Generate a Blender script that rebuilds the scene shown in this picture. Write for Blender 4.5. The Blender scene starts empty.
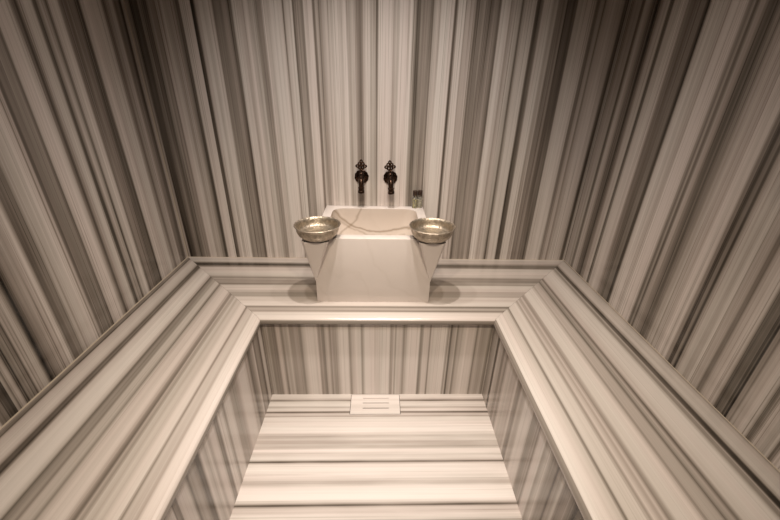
import bpy, bmesh, math, random
from mathutils import Vector, Matrix
PI = math.pi
scene = bpy.context.scene
COL = scene.collection

# ------------------------------------------------------------------ marble vein tables: (metres across the slab, tone)
VEINS = {
  'back': [(-1.0517,0.75),(-1.0388,0.772),(-1.0329,0.522),(-1.0267,0.348),(-1.0041,0.371),(-0.9961,0.617),(-0.9849,0.615),(-0.971,0.442),(-0.9536,0.672),(-0.9344,0.633),(-0.9292,0.535),(-0.9229,0.874),(-0.8978,0.941),(-0.8839,0.746),(-0.8664,0.815),(-0.8489,0.68),(-0.8392,0.405),(-0.8308,0.499),(-0.8259,0.903),(-0.7965,1.0),(-0.7843,0.942),(-0.7825,0.353),(-0.7713,0.352),(-0.7608,0.867),(-0.744,0.992),(-0.73,0.884),(-0.7177,0.986),(-0.6992,0.948),(-0.6922,0.577),(-0.6774,0.633),(-0.6529,0.664),(-0.6441,0.72),(-0.6335,0.57),(-0.6195,0.477),(-0.6142,0.908),(-0.5931,0.995),(-0.5826,0.823),(-0.5685,0.922),(-0.5579,0.988),(-0.5403,0.805),(-0.5298,0.915),(-0.5227,0.735),(-0.5086,0.7),(-0.4974,0.687),(-0.491,0.941),(-0.4734,0.883),(-0.4558,1.0),(-0.4381,0.986),(-0.4205,1.0),(-0.4116,0.872),(-0.4063,0.566),(-0.401,0.87),(-0.3922,0.955),(-0.3798,0.921),(-0.371,0.995),(-0.3657,0.562),(-0.3568,0.733),(-0.3427,0.731),(-0.3268,0.665),(-0.3214,0.91),(-0.3002,1.0),(-0.2896,1.0),(-0.2832,0.563),(-0.2782,0.584),(-0.2736,0.796),(-0.2647,0.794),(-0.2594,0.508),(-0.2541,0.634),(-0.247,0.771),(-0.2381,0.801),(-0.2321,0.968),(-0.2222,0.861),(-0.2151,0.923),(-0.2062,0.859),(-0.2009,0.963),(-0.1902,0.992),(-0.1813,0.917),(-0.1724,0.833),(-0.1618,0.956),(-0.1493,0.984),(-0.1351,0.754),(-0.1262,0.877),(-0.112,0.875),(-0.1066,0.699),(-0.0906,0.615),(-0.0799,0.634),(-0.0735,0.868),(-0.055,0.967),(-0.0478,0.864),(-0.0425,0.782),(-0.03,0.862),(-0.0211,0.759),(-0.0175,0.485),(-0.0132,0.707),(-0.0086,0.979),(0.0271,1.0),(0.0414,1.0),(0.046,0.95),(0.0539,0.821),(0.0629,0.903),(0.0718,0.824),(0.0807,1.0),(0.0986,0.99),(0.1291,0.995),(0.1362,0.712),(0.1452,0.611),(0.1523,0.408),(0.1577,0.51),(0.1613,0.449),(0.1685,0.695),(0.1882,0.698),(0.2026,0.617),(0.2097,0.67),(0.2169,0.495),(0.2223,0.826),(0.2349,0.88),(0.2456,0.851),(0.2528,1.0),(0.2744,1.0),(0.3032,0.996),(0.3096,0.451),(0.3147,0.504),(0.3204,0.757),(0.3255,0.969),(0.35,1.0),(0.3554,0.741),(0.359,0.826),(0.3716,0.871),(0.3932,0.8),(0.4004,0.427),(0.4058,0.588),(0.4257,0.644),(0.4329,0.698),(0.4437,0.592),(0.4546,0.626),(0.469,0.595),(0.4763,0.704),(0.4835,0.673),(0.4907,0.543),(0.4997,0.501),(0.5052,0.959),(0.5196,1.0),(0.5377,0.932),(0.545,0.768),(0.5595,0.881),(0.5848,0.83),(0.5921,0.443),(0.5986,0.688),(0.6066,0.889),(0.6283,0.948),(0.6465,0.896),(0.653,0.449),(0.661,0.404),(0.6683,0.495),(0.6755,0.619),(0.681,0.925),(0.7119,0.964),(0.7228,0.739),(0.7355,0.855),(0.7428,0.571),(0.7628,0.55),(0.7737,0.643),(0.781,0.46),(0.7956,0.485),(0.8101,0.399),(0.8203,0.477),(0.8247,0.841),(0.8466,0.907),(0.8685,0.963),(0.8941,0.959),(0.9014,0.673),(0.9087,0.544),(0.9196,0.76),(0.9306,0.842),(0.9379,0.581),(0.9489,0.863),(0.9781,0.973),(1.0148,0.896),(1.0265,0.465),(1.0349,0.466),(1.0404,0.777),(1.0588,0.858)],
  'left': [(-1.0385,0.707),(-1.0338,0.652),(-1.0299,0.391),(-1.026,0.652),(-1.0196,0.761),(-1.0131,0.707),(-1.0073,0.359),(-1.0048,0.543),(-1.0022,0.272),(-0.998,0.598),(-0.9841,0.652),(-0.9743,0.598),(-0.9716,0.435),(-0.9661,0.761),(-0.9453,0.837),(-0.9335,0.804),(-0.9234,0.489),(-0.9193,0.348),(-0.8686,0.815),(-0.8591,0.761),(-0.8436,0.87),(-0.8336,0.924),(-0.8234,0.761),(-0.8171,0.522),(-0.8066,0.565),(-0.7914,0.598),(-0.7803,0.63),(-0.7689,0.793),(-0.7501,0.87),(-0.7307,0.924),(-0.7156,0.935),(-0.704,0.891),(-0.698,0.543),(-0.6948,0.815),(-0.6874,0.761),(-0.6828,0.457),(-0.676,0.435),(-0.6718,0.652),(-0.6621,0.598),(-0.645,0.598),(-0.6274,0.543),(-0.6169,0.413),(-0.6114,0.815),(-0.5968,0.924),(-0.5711,0.957),(-0.5579,0.87),(-0.5478,0.674),(-0.5409,0.543),(-0.5322,0.304),(-0.5235,0.652),(-0.5128,0.815),(-0.4945,0.924),(-0.4765,0.87),(-0.4662,0.478),(-0.4584,0.37),(-0.4505,0.707),(-0.4406,0.815),(-0.4264,0.739),(-0.4167,0.391),(-0.4045,0.87),(-0.3716,0.957),(-0.3586,0.478),(-0.3453,0.543),(-0.3067,0.543),(-0.2779,0.478),(-0.269,0.348),(-0.257,0.854),(-0.2356,0.951),(-0.2103,0.854),(-0.1908,0.915),(-0.1573,0.878),(-0.1294,0.463),(-0.1151,0.732),(-0.0857,0.878),(-0.0631,0.61),(-0.0398,0.488),(-0.0303,0.341),(-0.0158,0.793),(0.0022,0.854),(0.0256,0.61),(0.0427,0.39)],
  'right': [(-1.1562,0.707),(-1.1507,0.652),(-1.1473,0.326),(-1.144,0.217),(-1.1394,0.435),(-1.1336,0.815),(-1.1242,0.891),(-1.1045,0.848),(-1.0916,0.761),(-1.0844,0.5),(-1.0824,0.652),(-1.0731,0.652),(-1.0708,0.261),(-1.0676,0.239),(-1.0634,0.543),(-1.0603,0.359),(-1.0542,0.543),(-1.0432,0.543),(-1.0335,0.457),(-1.0286,0.543),(-1.0186,0.87),(-0.9996,0.913),(-0.9888,0.804),(-0.9778,0.739),(-0.9722,0.598),(-0.9624,0.478),(-0.9573,0.652),(-0.9469,0.739),(-0.9362,0.793),(-0.9216,0.859),(-0.9103,0.707),(-0.9026,0.707),(-0.8948,0.848),(-0.8868,0.87),(-0.8726,0.815),(-0.8643,0.707),(-0.8601,0.413),(-0.8558,0.283),(-0.8505,0.565),(-0.8429,0.565),(-0.8385,0.326),(-0.8329,0.239),(-0.825,0.543),(-0.817,0.63),(-0.8135,0.739),(-0.8054,0.935),(-0.791,0.87),(-0.7738,0.924),(-0.7611,0.783),(-0.7481,0.815),(-0.7267,0.848),(-0.7129,0.761),(-0.7044,0.609),(-0.693,0.609),(-0.6813,0.489),(-0.6723,0.543),(-0.6663,0.435),(-0.654,0.489),(-0.6383,0.761),(-0.6255,0.761),(-0.619,0.543),(-0.614,0.435),(-0.6074,0.717),(-0.5989,0.543),(-0.5904,0.652),(-0.5817,0.935),(-0.5641,0.978),(-0.531,0.978),(-0.5157,0.848),(-0.4961,0.924),(-0.4841,0.891),(-0.4677,0.957),(-0.4467,0.87),(-0.4381,0.37),(-0.4294,0.304),(-0.4206,0.543),(-0.4071,0.598),(-0.3842,0.543),(-0.3701,0.478),(-0.3557,0.598),(-0.3484,0.652),(-0.336,0.87),(-0.3158,0.957),(-0.2711,0.87),(-0.2619,0.478),(-0.2519,0.391),(-0.2419,0.87),(-0.2121,0.815),(-0.2004,0.598),(-0.1855,0.543),(-0.1764,0.304),(-0.1641,0.489),(-0.1422,0.5),(-0.1262,0.761),(-0.1,0.828),(-0.0899,0.536),(-0.0798,0.402),(-0.0674,0.73),(-0.0307,0.791),(-0.0052,0.73)],
  'bl': [(0.0036,0.62),(0.0175,0.55),(0.0215,0.42),(0.0273,0.76),(0.0521,0.84),(0.0814,0.82),(0.0921,0.68),(0.0996,0.34),(0.1081,0.42),(0.114,0.28),(0.1215,0.56),(0.1268,0.78),(0.1509,0.9),(0.1574,0.9),(0.1949,0.9),(0.2097,0.77),(0.2169,0.48),(0.2271,0.6),(0.2433,0.6),(0.25,0.54),(0.2581,0.76),(0.2783,0.77),(0.289,0.52),(0.2958,0.72),(0.3133,0.86),(0.3457,0.9),(0.3522,0.86),(0.3587,0.75),(0.3615,0.77),(0.3677,0.6),(0.377,0.52),(0.3832,0.77),(0.3924,0.64),(0.4017,0.83),(0.4141,0.76),(0.4265,0.86),(0.4358,0.82),(0.4513,0.92),(0.47,0.908),(0.4778,0.52),(0.484,0.77),(0.5042,0.82),(0.5135,0.76),(0.5213,0.932),(0.5665,0.94)],
  'br': [(0.0031,0.56),(0.0119,0.76),(0.0266,0.82),(0.0589,0.82),(0.0706,0.62),(0.0764,0.22),(0.0896,0.34),(0.0955,0.74),(0.0999,0.6),(0.1086,0.6),(0.1159,0.77),(0.1262,0.9),(0.1729,0.908),(0.202,0.82),(0.2144,0.38),(0.2247,0.66),(0.2355,0.68),(0.2436,0.48),(0.2517,0.72),(0.2597,0.72),(0.2813,0.78),(0.2894,0.64),(0.2948,0.76),(0.3082,0.904),(0.3566,0.89),(0.3673,0.66),(0.3753,0.58),(0.3861,0.83),(0.3941,0.7),(0.4102,0.86),(0.4182,0.66),(0.4316,0.9),(0.469,0.86),(0.4757,0.48),(0.485,0.84),(0.5143,0.89),(0.525,0.932),(0.5542,0.94)],
  'bb': [(0.0097,0.82),(0.0486,0.82),(0.0658,0.58),(0.0811,0.32),(0.1045,0.55),(0.1209,0.84),(0.1764,0.87),(0.2068,0.8),(0.2246,0.6),(0.2392,0.67),(0.2508,0.54),(0.2721,0.66),(0.2888,0.54),(0.2998,0.84),(0.3334,0.87),(0.353,0.77),(0.3722,0.68),(0.3972,0.74),(0.407,0.87),(0.4335,0.84),(0.4511,0.908),(0.4707,0.908),(0.482,0.56),(0.4998,0.77),(0.5151,0.6),(0.5258,0.916),(0.5757,0.94)],
  'pb': [(-0.4941,0.565),(-0.4857,0.712),(-0.4806,0.791),(-0.4722,0.678),(-0.4502,0.622),(-0.4469,0.543),(-0.4367,0.904),(-0.4266,0.882),(-0.4164,0.543),(-0.408,0.848),(-0.3995,0.735),(-0.3877,0.859),(-0.3792,0.644),(-0.3555,0.735),(-0.3351,0.701),(-0.3283,0.859),(-0.308,0.972),(-0.2842,0.972),(-0.2808,0.961),(-0.2655,0.927),(-0.2587,0.678),(-0.2502,0.769),(-0.2365,0.543),(-0.2297,0.814),(-0.2195,0.848),(-0.2093,0.588),(-0.2042,0.791),(-0.1922,0.69),(-0.1752,0.848),(-0.1649,0.995),(-0.1342,1.0),(-0.1239,0.656),(-0.1171,0.814),(-0.0965,0.961),(-0.0777,0.927),(-0.0726,0.701),(-0.0623,0.904),(-0.0554,1.0),(-0.0177,0.995),(-0.0143,0.961),(0.0063,0.927),(0.0201,1.0),(0.0476,1.0),(0.0545,0.701),(0.0631,0.678),(0.0683,0.904),(0.0769,0.701),(0.0803,0.927),(0.1027,0.904),(0.1131,0.701),(0.1234,0.904),(0.1372,0.995),(0.1787,1.0),(0.1856,0.52),(0.1925,0.678),(0.1994,0.927),(0.2202,0.927),(0.2271,0.52),(0.2323,0.904),(0.2514,0.961),(0.2549,0.961),(0.2962,0.995),(0.3037,0.712),(0.3113,0.848),(0.3188,0.407),(0.3245,0.735),(0.3395,0.848),(0.3452,0.588),(0.3527,0.814),(0.3867,1.0),(0.4244,0.904),(0.432,0.656),(0.4433,0.882),(0.4585,0.735),(0.4812,0.791),(0.4926,0.565),(0.5001,0.791)],
  'fl': [(-1.1019,0.87),(-1.0861,0.9),(-1.078,0.84),(-1.0658,0.87),(-1.0596,0.72),(-1.0546,0.4),(-1.0491,0.7),(-1.0427,0.9),(-1.032,1.0),(-0.992,0.97),(-0.9829,0.82),(-0.9736,0.78),(-0.9594,0.9),(-0.9303,0.97),(-0.9051,0.94),(-0.8974,0.76),(-0.8923,0.36),(-0.887,0.76),(-0.8792,0.92),(-0.8632,0.87),(-0.8413,0.97),(-0.8302,0.75),(-0.8189,0.8),(-0.8075,0.75),(-0.7871,0.86),(-0.7782,0.76),(-0.7601,0.97),(-0.6837,0.9),(-0.6771,0.7),(-0.6704,0.84),(-0.6636,0.82),(-0.6547,0.4),(-0.6485,0.82),(-0.6395,0.92),(-0.629,0.7),(-0.6183,0.92),(-0.5967,0.86),(-0.5886,0.46),(-0.582,0.75),(-0.5708,0.89),(-0.548,0.87)],
  'pl': [(-1.2616,0.939),(-1.2435,0.973),(-1.2202,0.939),(-1.2078,0.571),(-1.2014,0.772),(-1.1768,0.738),(-1.16,0.437),(-1.1474,0.403),(-1.1344,1.0),(-1.1121,0.855),(-1.0953,0.973),(-1.0822,0.772),(-1.0686,1.0),(-1.0496,1.0),(-1.0347,0.604),(-1.0219,0.437),(-1.0113,1.0),(-0.9864,0.989),(-0.9689,0.638),(-0.9568,1.0),(-0.925,0.989),(-0.9082,0.705),(-0.8836,0.705),(-0.8504,0.805),(-0.8276,1.0),(-0.7733,1.0),(-0.7574,0.805),(-0.7355,0.688),(-0.7242,0.47),(-0.6949,0.688),(-0.6712,0.973),(-0.6605,0.604),(-0.6421,0.738),(-0.6193,0.604),(-0.6076,0.403),(-0.5916,0.939),(-0.5709,0.939),(-0.5539,0.437)],
  'pr': [(-1.2607,0.705),(-1.2451,0.537),(-1.2329,0.537),(-1.2201,0.939),(-1.2113,0.772),(-1.1952,0.688),(-1.1881,0.37),(-1.1808,0.638),(-1.1525,0.671),(-1.136,0.973),(-1.1099,0.688),(-1.1003,1.0),(-1.0717,0.989),(-1.0587,0.571),(-1.0498,0.738),(-1.0314,0.638),(-1.0097,0.671),(-0.9971,0.939),(-0.9761,1.0),(-0.9425,0.973),(-0.9247,0.738),(-0.8999,0.839),(-0.8869,0.537),(-0.8668,0.638),(-0.8541,0.939),(-0.8352,0.805),(-0.8005,0.855),(-0.7577,0.906),(-0.7378,0.571),(-0.7172,0.805),(-0.6989,0.571),(-0.68,0.805),(-0.6472,0.939),(-0.6298,0.303),(-0.6118,0.855),(-0.5869,0.688),(-0.5477,0.688),(-0.5249,0.37)],
}

def extend(tab, lo, hi, seed):
    """Carry a vein table on past its measured ends with veins of the same kind."""
    rnd = random.Random(seed)
    def run(x, end, sgn):
        out = []
        while (end - x) * sgn > 0:
            k = rnd.random()
            if k < .45:
                w, v = rnd.uniform(.02, .06), rnd.uniform(.78, .95)
            elif k < .8:
                w, v = rnd.uniform(.01, .035), rnd.uniform(.5, .68)
            else:
                w, v = rnd.uniform(.004, .01), rnd.uniform(.3, .45)
            out.append((x + sgn * .003, v)); out.append((x + sgn * w, v * rnd.uniform(.95, 1.03)))
            x += sgn * (w + .003)
        return out
    return sorted(run(tab[0][0], lo, -1)) + tab + run(tab[-1][0], hi, 1)

# ------------------------------------------------------------------ materials
class NT:
    def __init__(self, name):
        self.m = bpy.data.materials.new(name); self.m.use_nodes = True
        self.t = self.m.node_tree; self.b = self.t.nodes['Principled BSDF']
    def n(self, typ, **kw):
        nd = self.t.nodes.new(typ)
        for k, v in kw.items(): setattr(nd, k, v)
        return nd
    def put(self, sock, v):
        if hasattr(v, 'links'): self.t.links.new(v, sock)
        else: sock.default_value = v
    def math(self, op, a, b=0.0, c=None):
        nd = self.n('ShaderNodeMath', operation=op)
        self.put(nd.inputs[0], a); self.put(nd.inputs[1], b)
        if c is not None: self.put(nd.inputs[2], c)
        return nd.outputs[0]
    def ramp(self, fac, stops):
        nd = self.n('ShaderNodeValToRGB'); e = nd.color_ramp.elements
        while len(e) < len(stops): e.new(.5)
        for el, (p, c) in zip(e, stops):
            el.position = p; el.color = (c, c, c, 1) if not isinstance(c, tuple) else (*c, 1)
        self.put(nd.inputs[0], fac)
        return nd.outputs[0]
    def noise(self, vec, scale, detail=2.0, rough=.5):
        nd = self.n('ShaderNodeTexNoise'); nd.inputs['Scale'].default_value = scale
        nd.inputs['Detail'].default_value = detail; nd.inputs['Roughness'].default_value = rough
        self.put(nd.inputs['Vector'], vec)
        return nd.outputs[0]
    def xyz(self, x, y, z=0.0):
        nd = self.n('ShaderNodeCombineXYZ')
        for i, v in enumerate((x, y, z)): self.put(nd.inputs[i], v)
        return nd.outputs[0]
    def mix(self, fac, a, b):
        nd = self.n('ShaderNodeMix', data_type='RGBA')
        self.put(nd.inputs[0], fac); self.put(nd.inputs[6], a); self.put(nd.inputs[7], b)
        return nd.outputs[2]
    def bump(self, h, strength, dist):
        nd = self.n('ShaderNodeBump'); nd.inputs['Strength'].default_value = strength
        nd.inputs['Distance'].default_value = dist; self.put(nd.inputs['Height'], h)
        self.t.links.new(nd.outputs[0], self.b.inputs['Normal'])
    def set(self, **kw):
        for k, v in kw.items(): self.put(self.b.inputs[k.replace('_', ' ')], v)
        return self.m

GAMMA = 2.0
def tone(v):
    g = .66 * (v ** GAMMA)
    k = 1 - v
    return (g * 1.0, g * (.938 - .135 * k), g * (.885 - .30 * k))

def marble(name, tab, seed, lo=None, hi=None, rough=.16, fine=1.0, fade=.7):
    if lo is not None: tab = extend(tab, lo, hi, seed)
    q = NT(name)
    uv = q.n('ShaderNodeUVMap', uv_map='slab')
    sep = q.n('ShaderNodeSeparateXYZ'); q.t.links.new(uv.outputs[0], sep.inputs[0])
    u0, l = sep.outputs[0], sep.outputs[1]
    # the veins wander by a millimetre or two along the slab
    w = q.noise(q.xyz(q.math('MULTIPLY', u0, .5), q.math('MULTIPLY', l, .9), seed * 3.1), 3.0, 2)
    u = q.math('ADD', u0, q.math('MULTIPLY', q.math('SUBTRACT', w, .5), .002))
    val = None
    i = 0
    while i < len(tab) - 1:
        part = tab[i:i + 30]
        a, b = part[0][0], part[-1][0]
        f = q.math('DIVIDE', q.math('SUBTRACT', u, a), b - a)
        r = q.ramp(f, [((x - a) / (b - a), v) for x, v in part])
        val = r if val is None else q.mix(q.math('GREATER_THAN', u, a), val, r)
        i += 29
    f1 = q.noise(q.xyz(q.math('MULTIPLY', u, 330.0), q.math('MULTIPLY', l, 1.3), seed), 1.0, 3, .6)
    f2 = q.noise(q.xyz(q.math('MULTIPLY', u, 95.0), q.math('MULTIPLY', l, .8), seed + 9.0), 1.0, 2)
    f3 = q.noise(q.xyz(q.math('MULTIPLY', u, 40.0), q.math('MULTIPLY', l, 9.0), seed + 4.0), 1.0, 4, .6)
    # veins swell and fade along their length
    pf = q.noise(q.xyz(q.math('MULTIPLY', u, 26.0), q.math('MULTIPLY', l, fade), seed + 31.0), 1.0, 2)
    pf = q.math('MULTIPLY_ADD', pf, 1.2, .4)
    val = q.math('SUBTRACT', 1.0, q.math('MULTIPLY', q.math('SUBTRACT', 1.0, val), pf))
    v = q.math('ADD', val, q.math('MULTIPLY', q.math('SUBTRACT', f1, .5), .26 * fine))
    v = q.math('ADD', v, q.math('MULTIPLY', q.math('SUBTRACT', f2, .5), .26 * fine))
    v = q.math('ADD', v, q.math('MULTIPLY', q.math('SUBTRACT', f3, .5), .05 * fine))
    hn = q.noise(q.xyz(q.math('MULTIPLY', u, 240.0), q.math('MULTIPLY', l, .9), seed + 55.0), 1.0, 1)
    hair = q.ramp(hn, [(.60, 0.0), (.68, 1.0)])
    v = q.math('SUBTRACT', v, q.math('MULTIPLY', hair, .17 * fine))
    c = q.ramp(v, [(x, tone(x)) for x in (.0, .15, .25, .35, .45, .55, .65, .75, .85, .93, 1.0)])
    h = q.noise(q.xyz(q.math('MULTIPLY', u, 22.0), q.math('MULTIPLY', l, .5), seed + 20.0), 1.0, 1)
    c = q.mix(q.ramp(h, [(.35, 0.0), (.65, 1.0)]), c, tinted(q, c))
    return q.set(Base_Color=c, Roughness=rough, Specular_IOR_Level=.45)

def tinted(q, c):
    nd = q.n('ShaderNodeMix', data_type='RGBA', blend_type='MULTIPLY')
    nd.inputs[0].default_value = 1.0
    q.put(nd.inputs[6], c); nd.inputs[7].default_value = (1.0, .965, .97, 1)
    return nd.outputs[2]

def white_marble(name):
    q = NT(name)
    tc = q.n('ShaderNodeTexCoord').outputs['Object']
    wv = q.n('ShaderNodeTexWave', wave_type='BANDS', bands_direction='DIAGONAL')
    q.put(wv.inputs['Vector'], tc)
    wv.inputs['Scale'].default_value = 3.2; wv.inputs['Distortion'].default_value = 9.0
    wv.inputs['Detail'].default_value = 3; wv.inputs['Detail Scale'].default_value = 1.2
    cl = q.noise(tc, 9.0, 4, .6)
    c0 = q.mix(cl, (.71, .655, .63, 1), (.65, .60, .575, 1))
    vein = q.ramp(wv.outputs[1], [(0.0, 1.0), (.035, .35), (.09, 0.0), (1.0, 0.0)])
    c = q.mix(q.math('MULTIPLY', vein, .08), c0, (.42, .36, .30, 1))
    sp = q.n('ShaderNodeSeparateXYZ'); q.put(sp.inputs[0], tc)
    x, y, z = sp.outputs
    wob = q.math('MULTIPLY', q.math('SUBTRACT', q.noise(tc, 14.0, 3), .5), .16)
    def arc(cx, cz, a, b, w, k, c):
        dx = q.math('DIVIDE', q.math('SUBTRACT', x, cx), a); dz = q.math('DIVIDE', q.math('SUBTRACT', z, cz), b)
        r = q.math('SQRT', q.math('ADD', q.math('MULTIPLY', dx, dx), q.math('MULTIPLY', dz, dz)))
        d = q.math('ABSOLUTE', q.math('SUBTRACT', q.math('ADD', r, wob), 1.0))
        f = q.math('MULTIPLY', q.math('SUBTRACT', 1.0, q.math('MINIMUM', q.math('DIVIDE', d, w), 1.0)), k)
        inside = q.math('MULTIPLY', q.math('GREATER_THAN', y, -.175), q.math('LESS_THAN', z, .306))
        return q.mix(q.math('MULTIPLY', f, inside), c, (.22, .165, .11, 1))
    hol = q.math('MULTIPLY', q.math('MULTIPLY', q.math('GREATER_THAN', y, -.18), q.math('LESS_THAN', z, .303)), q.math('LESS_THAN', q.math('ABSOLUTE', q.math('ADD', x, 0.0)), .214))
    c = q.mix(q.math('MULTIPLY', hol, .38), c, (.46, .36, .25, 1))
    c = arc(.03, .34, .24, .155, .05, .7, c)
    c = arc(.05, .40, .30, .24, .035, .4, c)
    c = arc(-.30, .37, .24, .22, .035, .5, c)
    return q.set(Base_Color=c, Roughness=.2, Specular_IOR_Level=.45)

def plain(name, col, rough=.5, metal=0.0):
    q = NT(name)
    tc = q.n('ShaderNodeTexCoord').outputs['Object']
    n = q.noise(tc, 30.0, 3)
    c = q.mix(n, tuple(x * .9 for x in col) + (1,), tuple(min(1, x * 1.08) for x in col) + (1,))
    return q.set(Base_Color=c, Roughness=rough, Metallic=metal)

def hammered(name, col, rough):
    q = NT(name)
    tc = q.n('ShaderNodeTexCoord').outputs['Object']
    vo = q.n('ShaderNodeTexVoronoi'); vo.inputs['Scale'].default_value = 130; q.put(vo.inputs['Vector'], tc)
    n = q.noise(tc, 55.0, 4, .65)
    c = q.mix(q.ramp(n, [(.35, 0.0), (.65, 1.0)]), col + (1,), tuple(x * .55 for x in col) + (1,))
    q.bump(q.math('ADD', vo.outputs[0], n), .55, .002)
    return q.set(Base_Color=c, Roughness=q.math('MULTIPLY_ADD', n, .25, rough), Metallic=1.0)

def bronze(name):
    q = NT(name)
    tc = q.n('ShaderNodeTexCoord').outputs['Object']
    n = q.noise(tc, 140.0, 3, .6)
    c = q.mix(q.ramp(n, [(.42, 0.0), (.7, 1.0)]), (.020, .011, .008, 1), (.11, .062, .038, 1))
    q.bump(n, .35, .001)
    return q.set(Base_Color=c, Roughness=.34, Metallic=.85)

M = {
 'back': marble('marble_back_wall', VEINS['back'], 1.0, -1.2, 1.2),
 'left': marble('marble_left_wall', VEINS['left'], 2.0, -3.0, .2),
 'right': marble('marble_right_wall', VEINS['right'], 3.0, -3.0, .2),
 'front': marble('marble_front_wall', [(0.0, .8), (.03, .85)], 4.0, -1.2, 1.2),
 'bl': marble('marble_bench_left', VEINS['bl'], 5.0, -.1, .7, .2, .33),
 'br': marble('marble_bench_right', VEINS['br'], 6.0, -.1, .7, .2, .33),
 'bb': marble('marble_bench_back', VEINS['bb'], 7.0, -.1, .7, .2, .33),
 'pb': marble('marble_riser_back', VEINS['pb'], 8.0, -.7, .7, .2, .55),
 'pl': marble('marble_riser_left', VEINS['pl'], 9.0, -3.0, -.4, .2, .55),
 'pr': marble('marble_riser_right', VEINS['pr'], 10.0, -3.0, -.4, .2, .55),
 'floor': marble('marble_floor', VEINS['fl'], 11.0, -3.0, -.4, .22, .5, 3.0),
 'cover': marble('marble_drain_cover', [(-.70, .93), (-.645, .94), (-.625, .90), (-.60, .96), (-.585, .93), (-.575, .97), (-.54, .95)], 12.0, rough=.25, fine=.2),
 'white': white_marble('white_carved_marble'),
 'bronze': bronze('antique_bronze'),
 'bowl': hammered('hammered_tinned_brass', (.55, .48, .39), .38),
 'caulk': plain('light_joint_filler', (.42, .36, .28), .5),
 'dark': plain('drain_shadow_gap', (.10, .085, .06), .6),
 'plaster': plain('ceiling_plaster', (.12, .10, .08), .7),
 'cap': plain('dark_brown_cap', (.035, .02, .014), .35),
 'oak': plain('door_panel', (.30, .22, .15), .5),
}
def glassy(name, col, trans, rough=.05):
    q = NT(name)
    return q.set(Base_Color=col + (1,), Roughness=rough, Transmission_Weight=trans, IOR=1.4)
M['oil'] = glassy('yellow_green_liquid', (.46, .40, .10), .3, .12)
M['clear'] = glassy('pale_clear_liquid', (.72, .66, .50), .45, .12)
M['glass'] = glassy('clear_bottle_glass', (.93, .91, .82), .85, .05)

# ------------------------------------------------------------------ mesh helpers
def link(name, bm, m, parent=None, angle=35, smooth=True):
    me = bpy.data.meshes.new(name)
    bmesh.ops.recalc_face_normals(bm, faces=bm.faces[:])
    bm.to_mesh(me); bm.free()
    if smooth:
        for p in me.polygons: p.use_smooth = True
        me.set_sharp_from_angle(angle=math.radians(angle))
    o = bpy.data.objects.new(name, me); COL.objects.link(o)
    me.materials.append(M[m])
    if parent is not None: o.parent = parent
    return o

def empty(name, loc=(0, 0, 0)):
    o = bpy.data.objects.new(name, None); o.location = loc; o.empty_display_size = .05
    COL.objects.link(o)
    return o

def tag(o, label=None, cat=None, group=None, kind=None):
    for k, v in (('label', label), ('category', cat), ('group', group), ('kind', kind)):
        if v: o[k] = v
    return o

def slab_uv(o, fn):
    """UV 'slab': metres across the veins, metres along them."""
    me = o.data
    lay = me.uv_layers.new(name='slab')
    for p in me.polygons:
        for li in p.loop_indices:
            lay.data[li].uv = fn(me.vertices[me.loops[li].vertex_index].co, p.normal)

def add_box(bm, lo, hi):
    vs = [bm.verts.new((x, y, z)) for z in (lo[2], hi[2]) for y in (lo[1], hi[1]) for x in (lo[0], hi[0])]
    for f in ((0, 1, 3, 2), (4, 6, 7, 5), (0, 4, 5, 1), (2, 3, 7, 6), (0, 2, 6, 4), (1, 5, 7, 3)):
        bm.faces.new([vs[i] for i in f])
def box(lo, hi):
    bm = bmesh.new(); add_box(bm, lo, hi); return bm

def add_loft(bm, rings, cap0=True, cap1=True):
    vv = [[bm.verts.new(p) for p in r] for r in rings]
    for a, b in zip(vv, vv[1:]):
        n = len(a)
        for i in range(n):
            j = (i + 1) % n
            bm.faces.new((a[i], a[j], b[j], b[i]))
    if cap0: bm.faces.new(vv[0])
    if cap1: bm.faces.new(vv[-1])

def add_lathe(bm, prof, org=(0, 0, 0), seg=48, rot=None, wav=None):
    """prof: (radius, height) pairs about +Z; rot turns the axis."""
    rot = rot or Matrix.Identity(3); org = Vector(org)
    rows = []
    for r, z in prof:
        if r < 1e-6: rows.append([bm.verts.new(org + rot @ Vector((0, 0, z)))])
        else:
            row = []
            for i in range(seg):
                a = 2 * PI * i / seg
                k = r * (1 + (wav(a, z) if wav else 0))
                row.append(bm.verts.new(org + rot @ Vector((k * math.cos(a), k * math.sin(a), z))))
            rows.append(row)
    for a, b in zip(rows, rows[1:]):
        for i in range(seg):
            j = (i + 1) % seg
            if len(a) == 1 and len(b) == 1: continue
            if len(a) == 1: bm.faces.new((a[0], b[i], b[j]))
            elif len(b) == 1: bm.faces.new((a[i], a[j], b[0]))
            else: bm.faces.new((a[i], a[j], b[j], b[i]))

def add_tube(bm, pts, rad, seg=12):
    pts = [Vector(p) for p in pts]
    rad = rad if isinstance(rad, (list, tuple)) else [rad] * len(pts)
    rings = []
    for i, p in enumerate(pts):
        t = (pts[min(i + 1, len(pts) - 1)] - pts[max(i - 1, 0)]).normalized()
        up = Vector((1, 0, 0)) if abs(t.x) < .8 else Vector((0, 1, 0))
        a = t.cross(up).normalized(); b = t.cross(a)
        rings.append([p + rad[i] * (math.cos(2 * PI * k / seg) * a + math.sin(2 * PI * k / seg) * b) for k in range(seg)])
    add_loft(bm, rings)

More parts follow.
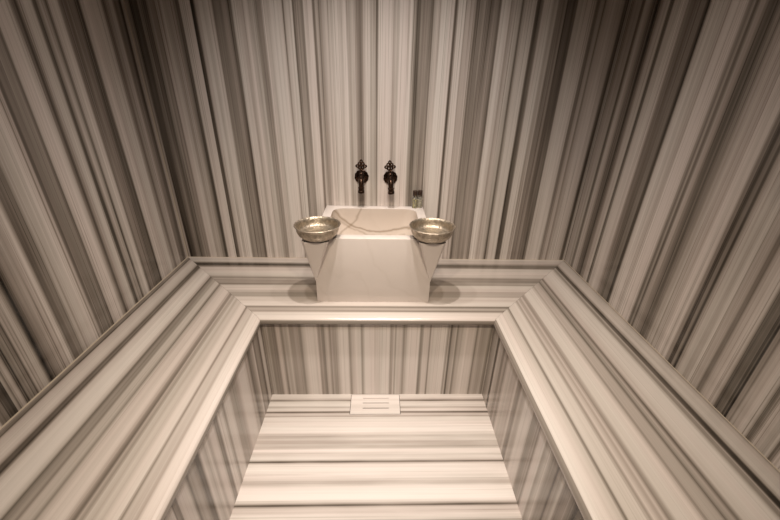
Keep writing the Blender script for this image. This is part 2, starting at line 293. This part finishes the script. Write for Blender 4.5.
def add_torus(bm, c, R, r, seg=16, ring=8, squash=1.0):
    """Ring standing in the XZ plane."""
    c = Vector(c)
    vv = []
    for i in range(seg):
        a = 2 * PI * i / seg
        d = Vector((math.cos(a), 0, math.sin(a) * squash))
        vv.append([bm.verts.new(c + d * (R + r * math.cos(2 * PI * k / ring)) + Vector((0, r * math.sin(2 * PI * k / ring), 0))) for k in range(ring)])
    for i in range(seg):
        for k in range(ring):
            bm.faces.new((vv[i][k], vv[(i + 1) % seg][k], vv[(i + 1) % seg][(k + 1) % ring], vv[i][(k + 1) % ring]))

def bake(o, mods):
    """Apply a list of (type, settings) modifiers into the mesh."""
    for typ, kw in mods:
        md = o.modifiers.new(typ.lower(), typ)
        for k, v in kw.items(): setattr(md, k, v)
    dg = bpy.context.evaluated_depsgraph_get()
    me = bpy.data.meshes.new_from_object(o.evaluated_get(dg))
    o.modifiers.clear(); o.data = me
    return o
def drop(o):
    bpy.data.objects.remove(o, do_unlink=True)
def smooth(o, ang=35):
    for p in o.data.polygons: p.use_smooth = True
    o.data.set_sharp_from_angle(angle=math.radians(ang))

# ------------------------------------------------------------------ dimensions of the steam room (metres)
XW = 1.05            # side walls
H = .45; T = .03     # bench top and slab thickness
DB, DS = .573, .561  # bench depth at the back and at the sides
YF = -2.95           # front wall, behind the viewer
ZC = 2.4             # ceiling
PX0, PX1, PY = -.498, .501, -.5515   # faces of the bench risers

# ------------------------------------------------------------------ shell
def struct(name, bm, m, fn=None):
    o = link(name, bm, m, smooth=False); o['kind'] = 'structure'
    if fn: slab_uv(o, fn)
    return o
struct('wall_back', box((-XW - .1, 0, -.05), (XW + .1, .1, ZC)), 'back', lambda c, n: (c.x, c.z))
struct('wall_left', box((-XW - .1, YF, -.05), (-XW, 0, ZC)), 'left', lambda c, n: (c.y, c.z))
struct('wall_right', box((XW, YF, -.05), (XW + .1, 0, ZC)), 'right', lambda c, n: (c.y, c.z))
struct('ceiling', box((-XW - .1, YF - .1, ZC), (XW + .1, .1, ZC + .1)), 'plaster')
# front wall with the doorway the picture was taken from
bm = bmesh.new()
add_box(bm, (-XW - .1, YF - .1, -.05), (-.42, YF, ZC)); add_box(bm, (.42, YF - .1, -.05), (XW + .1, YF, ZC))
add_box(bm, (-.42, YF - .1, 2.05), (.42, YF, ZC))
struct('wall_front', bm, 'front', lambda c, n: (c.x, c.z))
struct('door_1', box((-.42, YF - .06, 0), (.42, YF - .02, 2.05)), 'oak')

# floor with the recess of the drain
DX0, DX1, DY0, DY1 = -.126, .1035, -.668, -.5545
bm = bmesh.new()
add_box(bm, (PX0, YF, -.05), (PX1, DY0, 0)); add_box(bm, (PX0, DY0, -.05), (DX0, DY1, 0))
add_box(bm, (DX1, DY0, -.05), (PX1, DY1, 0)); add_box(bm, (PX0, DY1, -.05), (PX1, PY, 0))
add_box(bm, (DX0, DY0, -.05), (DX1, DY1, -.03))
struct('floor', bm, 'floor', lambda c, n: (c.y, c.x))

# pale joint filler in the corners
def trim(name, a, b, r=.0028):
    bm = bmesh.new(); add_tube(bm, [a, b], r, 8); struct(name, bm, 'caulk')
trim('trim_1', (-XW, 0, H), (-XW, 0, ZC))
trim('trim_2', (-XW, 0, H), (-XW, YF, H), .003)
trim('trim_3', (-XW, 0, H), (XW, 0, H), .002)
trim('trim_4', (XW, 0, H), (XW, YF, H), .002)

# ------------------------------------------------------------------ the U-shaped marble bench
bench = tag(empty('marble_bench', (0, -.3, 0)), 'U-shaped built-in bench of striped marble running round the three walls', 'bench')
inv = Matrix.Translation((0, .3, 0))
def bench_part(name, bm, m, fn, angle=40):
    o = link(name, bm, m, None, angle)
    slab_uv(o, fn); o.data.transform(inv); o.parent = bench
    return o
def lip_profile(D):
    pr = [(.0012, H - T), (.0012, H), (D - .02, H)]
    for k in range(1, 9):
        a = PI / 2 * (1 - k / 8); pr.append((D - .02 + .02 * math.cos(a), H - .02 + .02 * math.sin(a)))
    pr.append((D, H - T + .005)); 
    for k in range(1, 4):
        a = -PI / 2 * k / 3; pr.append((D - .005 + .005 * math.cos(a), H - T + .005 + .005 * math.sin(a)))
    return pr
G = .0005
def side_slab(sgn):
    pr = lip_profile(DS)
    ra = [(sgn * (XW - d), -d / DS * DB - G, z) for d, z in pr]
    rb = [(sgn * (XW - d), YF + .0012, z) for d, z in pr]
    bm = bmesh.new(); add_loft(bm, [ra, rb])
    return bm
bench_part('seat_slab', side_slab(-1), 'bl', lambda c, n: (c.x + XW + (H - c.z) * .8, c.y))
bench_part('seat_slab', side_slab(1), 'br', lambda c, n: (XW - c.x + (H - c.z) * .8, c.y))
pr = lip_profile(DB)
bm = bmesh.new()
add_loft(bm, [[(-XW + d / DB * DS + G, -d, z) for d, z in pr], [(XW - d / DB * DS - G, -d, z) for d, z in pr]])
bench_part('seat_slab', bm, 'bb', lambda c, n: (-c.y + (H - c.z) * .8, c.x))
bench_part('riser', box((PX0 - .03, YF + .0012, -.03), (PX0, PY, H - T)), 'pl', lambda c, n: (c.y, c.z))
bench_part('riser', box((PX1, YF + .0012, -.03), (PX1 + .03, PY, H - T)), 'pr', lambda c, n: (c.y, c.z))
bench_part('riser', box((PX0 - .03, PY, -.03), (PX1 + .03, PY + .03, H - T)), 'pb', lambda c, n: (c.x, c.z))

# ------------------------------------------------------------------ drain cover let into the floor
bm = bmesh.new()
g = .0022
x0, x1, y0, y1 = DX0 + g, DX1 - g, DY0 + g, DY1 - g
sx0, sx1 = x0 + .055, x1 - .05
ys = [y1]
slots = [(-.5765, .003), (-.6045, .004), (-.634, .0045)]
for c, w in slots: ys += [c + w / 2, c - w / 2]
ys.append(y0)
add_box(bm, (x0, y0, -.02), (sx0, y1, .0005)); add_box(bm, (sx1, y0, -.02), (x1, y1, .0005))
for i in range(0, len(ys), 2): add_box(bm, (sx0, ys[i + 1], -.02), (sx1, ys[i], .0005))
bmesh.ops.remove_doubles(bm, verts=bm.verts[:], dist=1e-5)
o = link('drain_cover', bm, 'cover', smooth=False)
slab_uv(o, lambda c, n: (c.y, c.x))
o.data.transform(Matrix.Translation((.011, .61, .02))); o.location = (-.011, -.61, -.02)
tag(o, 'rectangular slotted marble drain cover set flush in the floor against the bench riser', 'drain')
bm = box((-.10, -.04, -.0195 ), (.10, .04, -.0175)); bm.transform(Matrix.Translation((0, 0, .0085)))  # thin dark sheet, its colour stands in for shade under the slots
link('drain_shade_sheet', bm, 'dark', o, smooth=False)

# ------------------------------------------------------------------ carved wash basin with bowl corbels
BX0, BX1, BY0, BY1, BZ = -.273, .225, -.441, -.002, .757
basin = tag(empty('wash_basin', (-.024, -.22, H)), 'square carved white marble wash basin standing on the back bench under the taps', 'basin')
binv = Matrix.Translation((.024, .22, -H))
def rrect(x0, x1, y0, y1, r, z, n=8):
    out = []
    for cx, cy, a0 in ((x1 - r, y1 - r, 0), (x0 + r, y1 - r, PI / 2), (x0 + r, y0 + r, PI), (x1 - r, y0 + r, 3 * PI / 2)):
        for k in range(n + 1):
            a = a0 + PI / 2 * k / n
            out.append((cx + r * math.cos(a), cy + r * math.sin(a), z))
    return out
def cavity():
    bm = bmesh.new(); rings = [rrect(BX0 + .034, BX1 - .034, BY0 + .04, BY1 - .036, .055, BZ + .03)]
    for k in range(0, 13):
        s = k / 12
        ins = .004 + .085 * s ** 1.9
        z = BZ - .002 - .19 * math.sin(s * PI / 2) ** .9
        rings.append(rrect(BX0 + .034 + ins * 1.7, BX1 - .034 - ins * 1.7, BY0 + .04 + ins * .9, BY1 - .036 - ins, .055 + .036 * s, z))
    add_loft(bm, rings)
    return link('cavity_cutter', bm, 'white')
def corbel(cx, ax):
    bm = bmesh.new()
    r, c = .055, .012
    y0, y1 = -.484, -.37
    top = [(cx - r + c, y0), (cx + r - c, y0), (cx + r, y0 + c), (cx + r, y1), (cx - r, y1), (cx - r, y0 + c)]
    rings = []
    for t in (0.0, .04, .25, .5, .75, .97):
        k = 1 - t
        z = BZ - .0006 - t * (BZ - .548)
        rings.append([(ax + (x - ax) * k, -.4412 + .004 * t + (y + .4412) * k, z) for x, y in top])
    add_loft(bm, rings)
    return link('bowl_corbel', bm, 'white')
cut = cavity()
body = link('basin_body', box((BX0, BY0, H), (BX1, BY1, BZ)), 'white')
cbs = [corbel(-.258, BX0), corbel(.217, BX1)]
for c in cbs:
    bake(c, [('BOOLEAN', dict(operation='DIFFERENCE', object=body, solver='EXACT'))])
    bake(c, [('BEVEL', dict(width=.002, segments=2, limit_method='ANGLE', angle_limit=math.radians(25)))])
    smooth(c, 30)
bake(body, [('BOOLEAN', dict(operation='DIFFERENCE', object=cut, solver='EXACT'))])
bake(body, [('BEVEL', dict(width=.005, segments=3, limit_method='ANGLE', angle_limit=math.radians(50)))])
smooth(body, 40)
drop(cut)
for o in cbs + [body]:
    o.data.transform(binv); o.parent = basin

# ------------------------------------------------------------------ two hammered washing bowls on the corbels
def bowl_mesh():
    prof = [(0, 0), (.044, 0), (.050, .001), (.066, .006), (.079, .018), (.085, .032), (.086, .044), (.088, .050), (.0925, .0545), (.0945, .057),
            (.0925, .0585), (.088, .0565), (.0845, .050), (.083, .042), (.081, .032), (.076, .024), (.068, .0195), (.063, .021), (.058, .0185),
            (.042, .017), (.034, .019), (.027, .017), (.017, .0205), (.008, .0235), (0, .024)]
    bm = bmesh.new()
    add_lathe(bm, prof, seg=96, wav=lambda a, z: (.010 * math.sin(22 * a) + .006 * math.sin(3 * a + 1)) if z > .05 else 0)
    return bm
bowl = link('hammam_bowl', bowl_mesh(), 'bowl', angle=60)
bowl.location = (-.252, -.428, BZ)
G1 = 'washing bowls on the basin corners'
tag(bowl, 'hammered metal washing bowl on the left front corner of the marble basin', 'bowl', G1)
b2 = bowl.copy(); COL.objects.link(b2)
b2.location = (.217, -.430, BZ); b2.rotation_euler = (0, 0, 1.9)
tag(b2, 'hammered metal washing bowl on the right front corner of the marble basin, near the bottles', 'bowl', G1)

# ------------------------------------------------------------------ two antique bronze wall taps
def make_tap():
    t = empty('wall_tap')
    R = Matrix.Rotation(PI / 2, 3, 'X')          # lathe axis pointing away from the wall (-Y)
    bm = bmesh.new()
    add_lathe(bm, [(0, 0), (.0345, 0), (.035, .003), (.031, .006), (.028, .0055), (.026, .0075), (.022, .008), (.017, .0115), (.013, .0125), (0, .0125)],
              seg=48, rot=R, wav=lambda a, z: .03 * math.sin(12 * a) if z < .004 else 0)
    for k in range(12):
        a = 2 * PI * k / 12
        add_lathe(bm, [(0, .0035), (.0035, .003), (.0028, -.001), (0, -.002)], (.0245 * math.cos(a), -.009, .0245 * math.sin(a)), 8, R)
    link('backplate', bm, 'bronze', t)
    bm = bmesh.new()
    add_lathe(bm, [(0, .010), (.011, .010), (.0105, .02), (.013, .024), (.0145, .032), (.013, .041), (.0155, .044), (.0155, .048), (.011, .053), (.008, .058), (0, .060)], seg=32, rot=R)
    add_lathe(bm, [(0, .0), (.010, .0), (.0085, .010), (.0105, .013), (.0105, .017), (.007, .021), (0, .022)], (0, -.033, .008), 24)
    link('valve_body', bm, 'bronze', t)
    bm = bmesh.new()
    path = [(0, -.040, -.002), (0, -.052, -.005), (0, -.060, -.014), (0, -.063, -.026), (0, -.063, -.038)]
    add_tube(bm, path, [.0135, .0140, .0135, .012, .0115], 16)
    sp = link('spout', bm, 'bronze', t)
    bm = bmesh.new()
    add_lathe(bm, [(0, 0), (.0115, 0), (.0160, -.002), (.0160, -.006), (.0140, -.008), (.0140, -.017), (.0162, -.019), (.0162, -.028), (.013, -.031), (.009, -.031), (.008, -.020), (0, -.020)], (0, -.063, -.036), 24)
    link('nozzle', bm, 'bronze', sp)
    # pierced palmette key
    bm = bmesh.new()
    y = -.033
    add_tube(bm, [(0, y, .029), (0, y, .040), (0, y, .046)], [.0075, .0060, .0075], 12)
    for cx, cz, R0, r0, sq in ((0, .086, .0054, .0036, 1.1), (-.0085, .0745, .0060, .0036, 1.0), (.0085, .0745, .0060, .0036, 1.0),
                               (-.0185, .0635, .0062, .0042, .9), (.0185, .0635, .0062, .0042, .9), (-.0065, .058, .0058, .0037, 1.3), (.0065, .058, .0058, .0037, 1.3)):
        add_torus(bm, (cx, y, cz), R0, r0, squash=sq)
    for cx, cz in ((-.0245, .061), (.0245, .061), (0, .0935), (0, .0665)):
        add_lathe(bm, [(0, -.0035), (.0028, -.002), (.0035, 0), (.0028, .002), (0, .0035)], (cx, y, cz), 10)
    add_tube(bm, [(-.019, y, .057), (-.010, y, .050), (0, y, .046), (.010, y, .050), (.019, y, .057)], .003, 8)
    bm.transform(Matrix.Translation((0, 0, -.0045)))
    link('key', bm, 'bronze', t)
    return t
def copy_tree(o, parent=None):
    c = o.copy(); COL.objects.link(c)
    if parent is not None: c.parent = parent
    for ch in list(o.children): copy_tree(ch, c)
    return c
tap = make_tap()
G2 = 'wall taps over the basin'
tap2 = copy_tree(tap)
tap.location = (-.0905, 0, .908); tap2.location = (.0535, 0, .906); tap2.rotation_euler = (0, math.radians(-3.5), 0)
tag(tap, 'dark bronze wall tap with pierced key, the left one of the pair above the basin', 'tap', G2)
tag(tap2, 'dark bronze wall tap with pierced key, the right one of the pair, nearer the bottles', 'tap', G2)

# ------------------------------------------------------------------ two small bottles on the back rim
def make_bottle(liquid):
    t = empty('toiletry_bottle')
    r = .0125
    bm = bmesh.new()
    add_lathe(bm, [(0, .0), (r - .001, 0), (r, .0012), (r, .050), (r - .002, .055), (.006, .060), (.006, .066), (0, .066)], seg=32)
    b = link('bottle_body', bm, 'glass', t)
    bm = bmesh.new()
    add_lathe(bm, [(0, .001), (r - .0012, .001), (r - .0008, .002), (r - .0008, .044), (0, .044)], seg=32)
    link('liquid', bm, liquid, b)
    bm = bmesh.new()
    add_lathe(bm, [(0, .0645), (.0115, .0645), (.012, .066), (.012, .088), (.011, .090), (0, .090)], seg=32, wav=lambda a, z: .02 * math.sin(20 * a))
    link('cap', bm, 'cap', t)
    return t
G3 = 'small bottles on the basin rim'
bo = make_bottle('oil'); bo.location = (.1805, -.026, BZ)
tag(bo, 'small bottle of yellow-green liquid with dark cap on the back rim of the basin', 'bottle', G3)
bo = make_bottle('clear'); bo.location = (.207, -.019, BZ)
tag(bo, 'small bottle of pale liquid with dark cap at the right end of the basin rim', 'bottle', G3)

# ------------------------------------------------------------------ light: a row of ceiling spots over the bench edge, a pair further forward, and an added floor fill over the pit
def spot(x, y, e, size, blend, aim=(0, 0, -1), col=(1, .84, .68), rad=.03, z=ZC - .03):
    L = bpy.data.lights.new('spot_lamp', 'SPOT'); L.energy = e; L.color = col
    L.spot_size = math.radians(size); L.spot_blend = blend; L.shadow_soft_size = rad
    o = bpy.data.objects.new('spot_lamp', L); COL.objects.link(o)
    o.location = (x, y, z); o.rotation_euler = Vector(aim).to_track_quat('-Z', 'Y').to_euler()
WARM = (1, .82, .62)
SOFT = (1, .89, .80)
for x, e in ((-.34, 31), (-.01, 82), (.33, 31)):
    spot(x, -.79, e, 98, 1.0, aim=(0, .14, -1), col=SOFT, rad=.022)
for x in (-.24, .24):
    spot(x, -1.9, 72, 76, 1.0, aim=(-x * .6, 1.0, -2.1), col=WARM)
spot(0, -1.5, 112, 38, 1.0, aim=(0, .22, -1), col=(1, .95, .92))  # added fill spot with no known fixture, brightens the pit floor
W = bpy.data.worlds.new('World'); scene.world = W; W.use_nodes = True
W.node_tree.nodes['Background'].inputs[0].default_value = (.02, .016, .012, 1)

# ------------------------------------------------------------------ camera
cam = bpy.data.cameras.new('Camera'); co = bpy.data.objects.new('Camera', cam); COL.objects.link(co)
cam.sensor_width = 36; cam.lens = 16.7258; cam.clip_start = .02
co.matrix_world = Matrix(((0.9995, -0.008831, -0.030367, 0.0), (-0.023281, 0.444447, -0.895503, -1.817524), (0.021405, 0.895762, 0.444019, 1.343364), (0, 0, 0, 1)))
scene.camera = co
scene.view_settings.view_transform = 'Standard'; scene.view_settings.look = 'None'
scene.view_settings.exposure = 0.0; scene.view_settings.gamma = 1.0
scene.view_settings.use_curve_mapping = False
scene.cycles.max_bounces = 10; scene.cycles.diffuse_bounces = 6
scene.cycles.caustics_reflective = False
scene.cycles.use_denoising = True
